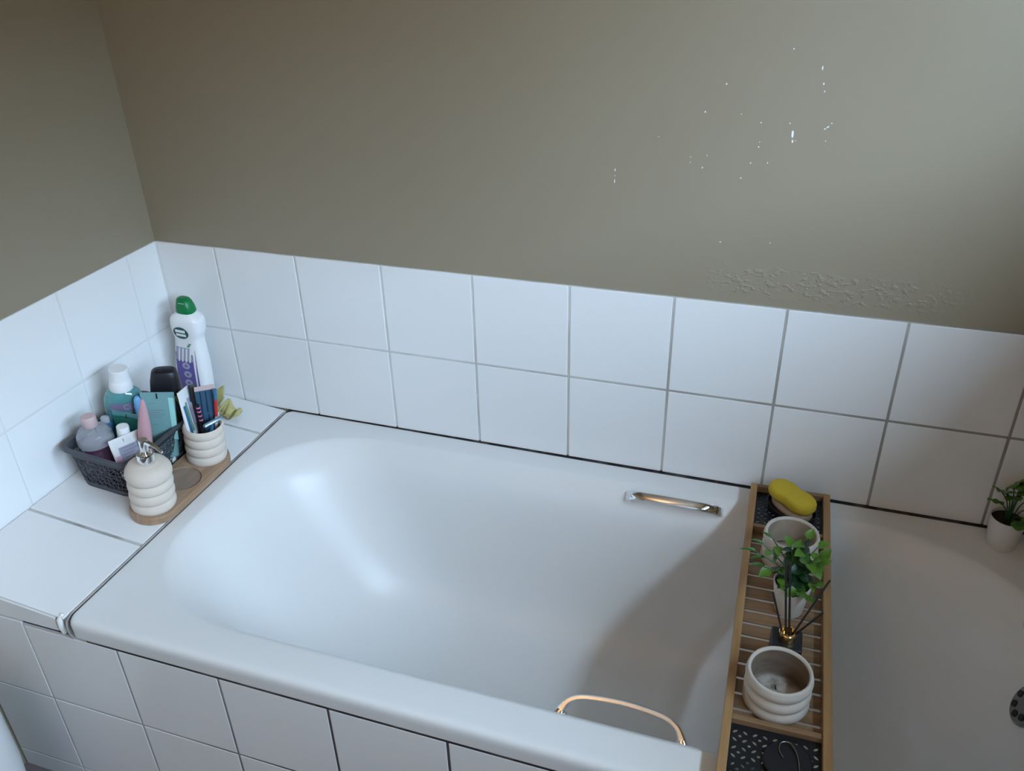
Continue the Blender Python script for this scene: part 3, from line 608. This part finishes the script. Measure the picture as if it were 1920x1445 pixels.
# white tube leaning over the basket rim
wt_ = squeeze('white cream tube with grey text leaning on basket rim behind soap dispenser', 'cream tube', 0.152, -0.378, 0.020, (-0.022, 0.012, 0.100), 72, 0.064, 0.104, 0.0100, 'white', 'cream_tube', crimp='white', group='tubes in the basket')
strip('print_panel', wt_, 0.0100, 0.104, -.018, .024, .050, .085, 'lilac', 4)
for k in range(5): strip('print_line', wt_, 0.0092, 0.104, -.014 + .003 * (k % 2), .022 - .006 * (k % 3), .055 + .0065 * k, .0565 + .0065 * k, 'ink', 1).location = (0, -.0012, 0)
strip('print_mark', wt_, 0.0100, 0.104, -.004, -.0025, .093, .100, 'ink', 1)
strip('pink_edge', wt_, 0.0100, 0.104, -.028, -.019, .050, .070, 'pinkprint', 3)
# pink pointed tube
pc = tag(deck('pink_tube', 0.1485, -0.3400, BZ, 0, (0.020, 0.0, 0.200)), 'dusty pink pointed plastic tube standing upright behind dispenser pump', 'tube')
lathe('body', [(0, 0), (.0125, 0), (.0132, .004), (.0132, .118), (.0120, .140), (.0085, .170), (.0045, .192), (.0022, .199), (0, .200)], 'pink', pc, 28)
# light blue comb handle
lbh = tag(deck('blue_handle', 0.1135, -0.291, BZ, 52, (-0.010, 0.006, 0.150)), 'light blue rounded plastic handle beside pale teal tube in basket', 'handle')
loft('handle', [sel(.006, .004, 0, 20, 2.4), sel(.0075, .005, .08, 20, 2.4), sel(.0085, .0055, .135, 20, 2.4), sel(.0070, .0050, .150, 20, 2.4), sel(.0035, .0028, .156, 20, 2.2)], 'lightblue', lbh, auto=70)
# small white-capped bottle
wb = tag(deck('travel_bottle', 0.1185, -0.3520, BZ), 'small pale pink bottle with round white cap in basket', 'bottle')
lathe('bottle', [(0, 0), (.0140, 0), (.0145, .003), (.0145, .098), (.0125, .106), (0, .106)], 'pinkcap', wb, 28)
lathe('cap', [(.0120, .105), (.0124, .106), (.0120, .126), (.0112, .1285), (0, .129)], 'white', wb, 28, auto=35)
# small blue flip-top
bb = tag(deck('travel_bottle', 0.054, -0.3285, BZ, 25), 'small blue bottle with grey flip top wedged behind purple bottle', 'bottle')
loft('bottle', [sel(.013, .006, 0, 24, 4), sel(.014, .007, .004, 24, 4), sel(.014, .007, .098, 24, 4), sel(.011, .006, .106, 24, 3)], 'blue', bb, auto=50)
loft('cap', [sel(.0085, .006, .1055, 20, 3), sel(.0085, .006, .116, 20, 3), sel(.0070, .005, .118, 20, 3)], 'grey', bb, auto=50)
# black strap-like handle across the green bottle
bs = tag(deck('black_handle', 0.1625, -0.2425, BZ, 46, (0.004, -0.004, 0.14)), 'slim curved black handle leaning in front of green bottle', 'handle')
pth = cr([(0.004, 0, 0), (0.004, -.001, .06), (0.004, -.002, .105), (-0.001, -.001, .130), (-0.010, 0, .150)], 5)
loft('handle', [[p + Vector((dx * .0055, dy * .0028, 0)) for dx, dy in ((-1, -.5), (-.6, -1), (.6, -1), (1, -.5), (1, .5), (.6, 1), (-.6, 1), (-1, .5))] for p in pth], 'black', bs)

# cleaner bottle in the corner
cl = tag(deck('cleaner_bottle', 0.0640, -0.0540, 0.0006, 6), 'tall white cream cleaner bottle with green cap in tiled corner', 'cleaner bottle')
CP = [(0, .038, .0250), (.004, .0410, .0270), (.06, .0425, .0280), (.110, .0405, .0275), (.150, .0360, .0255), (.172, .0335, .0245), (.184, .0350, .0262), (.196, .0385, .0280), (.215, .0395, .0285), (.226, .0370, .0270), (.234, .0280, .0225), (.240, .0195, .0180), (.243, .0180, .0170)]
cp = cr([(a, b * 0.92, c * 0.94) for a, b, c in CP], 3)
loft('bottle', [sel(p.y, p.z, p.x, 40, 3.2) for p in cp], 'white', cl, auto=70)
loft('cap', [sel(.0205, .0185, .2400, 32, 2.6), sel(.0210, .0190, .243, 32, 2.6), sel(.0190, .0178, .254, 32, 2.6, (-.001, 0)), sel(.0150, .0145, .2655, 32, 2.8, (-.003, 0)), sel(.0125, .0120, .2700, 32, 2.8, (-.0045, 0)), sel(.008, .008, .2715, 32, 2.4, (-.005, 0))], 'green', cl, auto=60)
def cd(z):
    for a, b in zip(cp, cp[1:]):
        if a.x <= z <= b.x and b.x > a.x: t = (z - a.x) / (b.x - a.x); return a.y + (b.y - a.y) * t, a.z + (b.z - a.z) * t
    return cp[-1].y, cp[-1].z
def cface(x, z, lift=.0007):
    w_, d_ = cd(z); return Vector((x, -d_ * max(0.05, 1 - min(.98, abs(x) / w_) ** 3.2) ** (1 / 3.2) - lift, z))
def cpatch(nm, xa, xb, za, zb, m, parent=cl, nx=8, nz=8, lift=.0007):   # xa, xb: functions of t
    vs, fs = [], []
    for j in range(nz + 1):
        t = j / nz; z = za + (zb - za) * t; a, b = xa(t), xb(t)
        for i in range(nx + 1): vs.append(cface(a + (b - a) * i / nx, z, lift))
    for j in range(nz):
        for i in range(nx): n = j * (nx + 1) + i; fs.append((n, n + 1, n + nx + 2, n + nx + 1))
    return mk(nm, vs, fs, m, parent)
def cdisc(nm, cx, cz, rx, rz_, m, lift=.0009, parent=cl):
    vs = [cface(cx, cz, lift)] + [cface(cx + rx * math.cos(2 * PI * k / 28), cz + rz_ * math.sin(2 * PI * k / 28), lift) for k in range(28)]
    return mk(nm, vs, [(0, 1 + k, 1 + (k + 1) % 28) for k in range(28)], m, parent)
cpatch('label', lambda t: -.028, lambda t: .020 - .004 * t, .010, .142, 'purple')
cpatch('label_band', lambda t: .0215 + .001 * (1 - t), lambda t: .0275 - .0055 * t, .020, .155, 'purple', nx=3)
cpatch('label_stripes', lambda t: -.026 + .003 * t, lambda t: .016 - .004 * t, .125, .158, 'lilac', lift=.0011)
for k in range(4): cpatch('print_line', lambda t, k=k: -.020 + .009 * k + .004 * t, lambda t, k=k: -.016 + .009 * k + .004 * t, .122, .156, 'white', nx=2, lift=.0015)
for cx, cz in ((-.002, .112), (.000, .090), (.000, .068)):
    dsc = cdisc('label_dot', cx, cz, .0095, .0085, 'lilac', .0012); cdisc('dot_mark', cx, cz, .0035, .003, 'purple', .0016, dsc)
lo = cdisc('logo', -.004, .196, .0185, .0150, 'darkgreen')
for a in ((-.0165, .0075, .1975, .2045), (-.0155, .0085, .188, .1945)): cpatch('logo_block', lambda t, a=a: a[0], lambda t, a=a: a[1], a[2], a[3], 'white', lo, 4, 2, .0014)
cpatch('logo_leaf', lambda t: .004 + .006 * t, lambda t: .010 + .006 * t, .160, .170, 'green_print', nx=3, nz=3)
mkd = cface(.008, .254, 0); cm = tube('cap_mark', [Vector((-.008, -.0152, .2640)), Vector((-.002, -.0157, .2645)), Vector((.005, -.0150, .2640))], .0005, 'white', cl, 6)

# dried yellow cloth
yc = tag(deck('cleaning_cloth', 0.158, -0.073), 'stiff crumpled pale yellow cloth lying on ledge behind the tumbler', 'cloth')
cps = [((-.034, .022, .052), (.012, .002, .004), .014), ((-.032, .016, .034), (.014, -.004, .002), .017), ((-.030, .006, .014), (.012, -.012, .003), .020), ((-.022, .000, .006), (.006, -.014, .008), .022), ((-.010, .002, .012), (.004, .012, .016), .022), ((-.002, -.002, .009), (.006, .014, .010), .020), ((.010, -.006, .007), (.006, .016, -.001), .018), ((.022, -.006, .012), (.004, .016, .004), .019), ((.030, -.009, .012), (.002, .015, .002), .018)]
C1 = cr([c[0] for c in cps], 4); C2 = cr([c[1] for c in cps], 4); vs, fs = [], []
for i, (a, b) in enumerate(zip(C1, C2)):
    wd = cps[min(i // 4, len(cps) - 1)][2]; b = b.normalized() * wd
    for k in range(9):
        t = k / 4 - 1; vs.append(a + b * t + Vector((0, 0, max(-.004, .0035 * math.sin(i * .7 + t * 2.4)) + .003 * t * t)))
for v in vs: v.z = max(v.z, 0.002)
for i in range(len(C1) - 1):
    for k in range(8): n = i * 9 + k; fs.append((n, n + 1, n + 10, n + 9))
solid(mk('cloth_sheet', vs, fs, 'cloth', yc, smooth=True), 0.0018, 0)

# ------------------------------------------------------------------ bamboo bath caddy
PHI = 0.015
cad = tag(empty('bath_caddy', (1.4067, -0.0235, H + 0.0004), (0, 0, PHI)), 'bamboo bath caddy tray lying across the bathtub rims', 'bath tray')
CW, CL, RW, RH = 0.0735, 0.745, 0.0125, 0.030
def cadp(x, y, z=0.0): c, s = math.cos(PHI), math.sin(PHI); return (1.4067 + x * c - y * s, -0.0235 + x * s + y * c, H + 0.0004 + z)
for s in (-1, 1): box('side_rail', s * CW - (RW if s > 0 else 0), s * CW + (RW if s < 0 else 0), -CL, 0, 0, RH, 'bamboo', cad, 0.0012)
for y in (-0.0095, -CL): box('end_rail', -CW + RW, CW - RW, y, y + 0.0095, 0.002, RH - 0.001, 'bamboo_x', cad, 0.001)
YD0, YD1 = -0.1215, -0.5625
for y in (YD0, YD1): box('divider', -CW + RW, CW - RW, y - 0.009, y, 0.003, RH - 0.004, 'bamboo_x', cad, 0.0008)
slat_me = None
pitch = (YD0 - 0.009 - YD1) / 14.72
ycur = YD0 - 0.009 - 0.0005
for k in range(15):
    h_ = pitch - 0.0062 if k < 14 else 0.012
    if slat_me is None or k == 14:
        slat_me = box_me('slat', 2 * (CW - RW), h_, 0.0034, 0.0006, 1); slat_me.materials.append(MT['bamboo_x'])
    o = bpy.data.objects.new('slat', slat_me); COL.objects.link(o); o.parent = cad; o.location = (0, ycur - h_ / 2, 0.0084); ycur -= pitch
# black perforated end panels with leaf-shaped holes
def perforated(nm, y0, y1):
    bm = bmesh.new(); E = []; g = 0.0135; x0, x1 = -CW + RW, CW - RW
    def loop(P):
        v = [bm.verts.new((p[0], p[1], 0.0165)) for p in P]; E.extend(bm.edges.new((v[i], v[(i + 1) % len(v)])) for i in range(len(v)))
    loop([(x0, y0), (x1, y0), (x1, y1), (x0, y1)])
    ymid = y1 - 0.0125; ni = 4; i = -ni
    nrow = int((y1 - y0 - 0.022) / g)
    for j in range(nrow + 1):
        for i in range(-4, 5):
            cx, cy = i * g, ymid - j * g
            ang = PI / 4 if (i + j) % 2 == 0 else -PI / 4; c, s = math.cos(ang), math.sin(ang)
            leaf = [(0.0047 * t, 0.0021 * (1 - t * t)) for t in (-1, -.6, -.2, .2, .6)] + [(0.0047 * t, -0.0021 * (1 - t * t)) for t in (1, .6, .2, -.2, -.6)]
            loop([(cx + a * c - b * s, cy + a * s + b * c) for a, b in leaf])
            if i < 4 and j < nrow and (i + j) % 2 == 0:
                loop([(cx + g / 2 + 0.0025 * math.cos(2 * PI * k / 8), cy - g / 2 + 0.0025 * math.sin(2 * PI * k / 8)) for k in range(8)])
    bmesh.ops.triangle_fill(bm, use_beauty=True, use_dissolve=False, edges=E); bmesh.ops.recalc_face_normals(bm, faces=bm.faces[:])
    if bm.faces and bm.faces[:][0].normal.z < 0: bmesh.ops.reverse_faces(bm, faces=bm.faces[:])
    me = bpy.data.meshes.new(nm); bm.to_mesh(me); bm.free(); return solid(link(nm, me, 'blackmetal', cad), 0.0012)
perforated('perforated_panel', YD0 + 0.0, -0.0095); perforated('perforated_panel', -CL + 0.0095, YD1 - 0.009)
ZS = 0.0102           # top of the slats
ZP = 0.0167           # top of the perforated panels

# candle jars
def jar(label, x, y, inm, yaw):
    X = cadp(x, y, ZS); t = tag(empty('candle_jar', X, (0, 0, yaw)), label, 'candle jar', 'candle jars on the caddy')
    P, z = ring_profile(0, (0.021, 0.021, 0.023), 0.0475, 0.0065)
    lathe('pot', [(0, 0)] + P[:-2] + [(0.0452, z - 0.0008), (0.0432, z), (0.0412, z - 0.001), (0.0402, z - 0.004)], 'jar', t, 60, auto=75)
    lathe('inside', [(0.0402, z - 0.004), (0.0400, z - 0.012), (0.0405, z - 0.026), (0.0395, 0.016), (0.0, 0.015)], inm, t, 48)
    vs, fs = [(0, 0, 0.0215)], []; n = 40
    for rr__ in (0.3, 0.6, 0.85, 1.0):
        for k in range(n):
            a = 2 * PI * k / n; r = rr__ * 0.0365 * (1 + 0.05 * math.sin(3 * a + 1)); vs.append((r * math.cos(a), r * math.sin(a), 0.0215 + 0.0030 * math.sin(2 * a + rr__ * 5) * rr__ * (1.1 - rr__) - (0.006 if rr__ == 1 else 0)))
    fs += [(0, 1 + k, 1 + (k + 1) % n) for k in range(n)]
    for q in range(3):
        for k in range(n): a = 1 + q * n + k; b = 1 + q * n + (k + 1) % n; fs.append((a, a + n, b + n, b))
    wx = mk('wax', vs, fs, 'wax', t, smooth=True)
    tube('wick', [(0.002, 0, 0.020), (0.003, 0.001, 0.026), (0.005, 0.002, 0.0285)], 0.0010, 'dark', wx, 6)
    return t
jar('ribbed off-white candle jar between yellow sponge and green plant', 0.0035, -0.1935, 'jar_in_clean', 0.4)
jar('ribbed off-white candle jar with sooty inside nearest to camera', -0.0035, -0.5100, 'jar_in', 2.0)

# soap dish, soap and sponge
SX = cadp(0.004, -0.0625, ZP)
sdh = tag(empty('soap_dish', SX, (0, 0, math.radians(-46))), 'black oval soap dish at wall end of bath caddy', 'soap dish')
loft('dish', [sel(.040, .026, 0, 40, 2.6), sel(.046, .031, .002, 40, 2.6), sel(.0505, .0345, .013, 40, 2.4), sel(.0510, .0350, .017, 40, 2.4), sel(.0490, .0330, .017, 40, 2.4), sel(.046, .030, .006, 40, 2.5)], 'black', sdh, True, True, 60)
sb = tag(empty('soap_bar', (SX[0], SX[1], SX[2] + 0.0064), (0, 0, math.radians(-46))), 'tan oval soap bar under yellow sponge in black dish', 'soap')
loft('bar', [sel(.038, .020, 0, 40, 2.3), sel(.0435, .0255, .004, 40, 2.3), sel(.0445, .0265, .010, 40, 2.3), sel(.0420, .0245, .0155, 40, 2.3), sel(.036, .019, .0175, 40, 2.3)], 'soap', sb, auto=70)
sp = tag(empty('bath_sponge', (SX[0] - 0.002, SX[1] + 0.004, SX[2] + 0.0242), (0, 0, math.radians(-42))), 'yellow peanut-shaped bath sponge on black soap dish', 'sponge')
def peanut(k, z, n=48):
    out = []
    for i in range(n):
        a = 2 * PI * i / n; x = .0500 * math.cos(a); wv = .0285 * (abs(math.sin(a)) ** 0.72) * (1 - 0.23 * math.exp(-((x - .002) / .018) ** 2))
        out.append(Vector((x * k, math.copysign(wv, math.sin(a)) * (0.35 + 0.65 * k if k < 1 else 1) * k, z)))
    return out
loft('foam', [peanut(.86, 0), peanut(.955, .002), peanut(1.0, .007), peanut(1.0, .016), peanut(.97, .0205), peanut(.90, .0228), peanut(.80, .0236)], 'sponge', sp, auto=80)

# reed diffuser
DX = cadp(0.0035, -0.4410, ZS)
rd = tag(empty('reed_diffuser', DX, (0, 0, PHI)), 'black square reed diffuser with gold collar and black reeds on caddy', 'diffuser')
box('bottle', -.0225, .0225, -.0220, .0220, 0, .060, 'black', rd, .0035, 3)
lathe('collar', [(.0118, .0595), (.0128, .0605), (.0128, .073), (.0118, .0740), (.0092, .0740), (.0088, .066), (0, .066)], 'gold', rd, 36, auto=35)
def reed(tip, base): tube('reed', [Vector(base), Vector(tip)], .0016, 'reed', rd, 8)
for px, py, pz, bx_ in ((1.398, -.446, .200, -.002), (1.404, -.446, .200, .003), (1.3865, -.466, .155, -.006), (1.462, -.440, .175, .005), (1.456, -.484, .152, .006)):
    reed((px - DX[0], py - DX[1], pz + H - DX[2]), (bx_, 0.001, .062))

# artificial plant on the caddy
def leaf_mesh(nm, L, W, fold, curl, m, n=6):
    vs, fs = [], []
    for i in range(n + 1):
        t = i / n; wv = W * (math.sin(PI * t ** 0.75) ** 0.8 if 0 < t < 1 else 0.0); y = L * t; z = -curl * t * t * L
        vs += [(-wv, y, z + fold * wv), (-wv * .5, y, z + fold * wv * .4), (0, y, z), (wv * .5, y, z + fold * wv * .4), (wv, y, z + fold * wv)]
    for i in range(n):
        for k in range(4): a = i * 5 + k; fs.append((a, a + 1, a + 6, a + 5))
    me = bpy.data.meshes.new(nm); me.from_pydata(vs, [], fs); me.materials.append(MT[m])
    for p in me.polygons: p.use_smooth = True
    return me
def put_leaf(parent, me, p, d, up, sc_=1.0):
    d = Vector(d).normalized(); up = Vector(up); x = d.cross(up)
    x = x.normalized() if x.length > 1e-4 else Vector((1, 0, 0)); z = x.cross(d)
    o = bpy.data.objects.new('leaf', me); COL.objects.link(o); o.parent = parent
    o.matrix_local = Matrix(((x.x, d.x, z.x, p[0]), (x.y, d.y, z.y, p[1]), (x.z, d.z, z.z, p[2]), (0, 0, 0, 1))) @ Matrix.Diagonal((sc_, sc_, sc_, 1)); return o
PX = cadp(0.0085, -0.3135, ZS)
plant = tag(empty('potted_plant', PX), 'bushy artificial green plant in small white pot on bath caddy', 'plant')
lathe('pot', [(0, 0), (.0215, 0), (.0225, .002), (.0300, .058), (.0300, .060), (.0280, .060), (.0275, .054), (0, .054)], 'potwhite', plant, 40, auto=40)
lathe('soil', [(.0276, .0545), (0, .0560)], 'soil', plant, 24)
LM = [leaf_mesh('leaf', .024, .0095, .30, .35, 'leaf'), leaf_mesh('leaf', .024, .0100, .25, .45, 'leaf_dark'), leaf_mesh('leaf', .024, .0095, .30, .20, 'leaf_mid'), leaf_mesh('leaf', .026, .0040, .5, .5, 'leaf_mid')]
rng = random.Random(21)
stems = []
# (lean x, lean y, height, kind): bushy right and centre, thin sprigs to the left
for dx, dy, hz, kd in ((.030, .030, .115, 0), (.034, .008, .100, 0), (.032, -.018, .080, 0), (.012, .040, .120, 0), (.010, .010, .125, 1), (.024, -.006, .115, 0), (-.012, .018, .118, 1), (-.018, -.014, .085, 1), (.008, -.034, .070, 0), (-.014, -.030, .072, 2), (.028, -.034, .062, 0), (-.052, .022, .105, 3), (-.062, .010, .098, 3), (-.048, -.006, .085, 3), (-.040, .034, .112, 3), (.000, .028, .100, 1), (.038, .028, .095, 0)):
    P = cr([(0, 0, .054), (dx * .35, dy * .35, .054 + (hz - .054) * .6), (dx, dy, hz)], 6); stems.append((P, kd)); tube('stem', P, .0010, 'stem', plant, 6)
    n = 6 if kd < 3 else 5
    for k in range(n):
        t = 0.40 + 0.60 * k / (n - 1); i = min(int(t * (len(P) - 1)), len(P) - 1); p = P[i]; a = k * 2.4 + rng.uniform(-.5, .5) + dx * 60
        dirv = Vector((math.cos(a), math.sin(a), rng.uniform(-.1, .75)))
        if k == n - 1: dirv = Vector((dx * 12 + rng.uniform(-.3, .3), dy * 12 - .3, .55))
        me = LM[3] if (kd == 3 and rng.random() < .65) else (LM[0] if (k >= n - 2 and (kd in (0, 3) or rng.random() < .3)) else (LM[2] if rng.random() < .25 else LM[1]))
        put_leaf(plant, me, p, dirv, (rng.uniform(-.3, .3), rng.uniform(-.6, 0), 1), rng.uniform(.68, .98))

# candle snuffer / lid with wire hook on the near perforated panel
SN = cadp(0.0170, -0.6195, ZP)
sn = tag(empty('candle_snuffer', SN), 'black round lid with bent wire hook at near end of bath caddy', 'candle snuffer')
lathe('disc', [(0, 0), (.0310, 0), (.0325, .001), (.0325, .006), (.0305, .008), (0, .0085)], 'black', sn, 48, auto=40)
tube('hook', cr([(-.006, .002, .009), (-.012, .012, .0105), (-.010, .024, .0115), (.000, .027, .0115), (.008, .018, .0115), (.013, .004, .0105), (.016, -.018, .010)], 6), .0011, 'drain', sn, 8)

# small plant in the far corner of the bath rim
cpnt = tag(empty('potted_plant', (1.777, -0.0460, H + 0.0004)), 'small artificial plant in white pot on bath rim by far right wall', 'plant')
lathe('pot', [(0, 0), (.0230, 0), (.0245, .003), (.0300, .060), (.0300, .062), (.0280, .062), (.0272, .055), (0, .055)], 'potwhite', cpnt, 40, auto=40)
lathe('soil', [(.0273, .0552), (0, .0575)], 'soil', cpnt, 24)
def lobed(nm, R, m):
    vs, fs = [(0, .0, 0)], []; n = 36
    for ring in (.55, 1.0):
        for k in range(n):
            a = 2 * PI * k / n; r = R * ring * (0.80 + 0.20 * abs(math.cos(2.5 * a)) ** .5); vs.append((r * math.sin(a), r * (1 - math.cos(a) * .98) * .0 + r * math.cos(a), -.10 * R * ring ** 2 + .10 * R * math.sin(5 * a) * ring))
    fs += [(0, 1 + k, 1 + (k + 1) % n) for k in range(n)] + [(1 + k, 1 + n + k, 1 + n + (k + 1) % n, 1 + (k + 1) % n) for k in range(n)]
    me = bpy.data.meshes.new(nm); me.from_pydata(vs, [], fs); me.materials.append(MT[m])
    for p in me.polygons: p.use_smooth = True
    return me
LB = [lobed('leaf', .0165, 'leaf_clover'), lobed('leaf', .0150, 'leaf')]
for k, (dx, dy, hz) in enumerate(((-.030, -.010, .098), (-.022, .010, .108), (-.004, .012, .124), (.010, -.006, .122), (-.006, -.012, .112), (.016, .014, .126), (.034, .006, .110), (.026, -.024, .080), (.014, -.030, .070), (.040, -.010, .096), (.004, .000, .130), (-.016, -.002, .116))):
    P = cr([(dx * .15, dy * .15, .055), (dx * .4, dy * .4, .055 + (hz - .055) * .65), (dx, dy, hz)], 5); tube('stem', P, .0010, 'stem', cpnt, 6)
    put_leaf(cpnt, LB[k % 2], (dx, dy, hz + .001), (dx * 20 + .2, dy * 20 - .4, .25), (dx * 14, dy * 14 - .35, 1.0), 0.85 + .12 * ((k * 7) % 3))
bpy.context.view_layer.update()
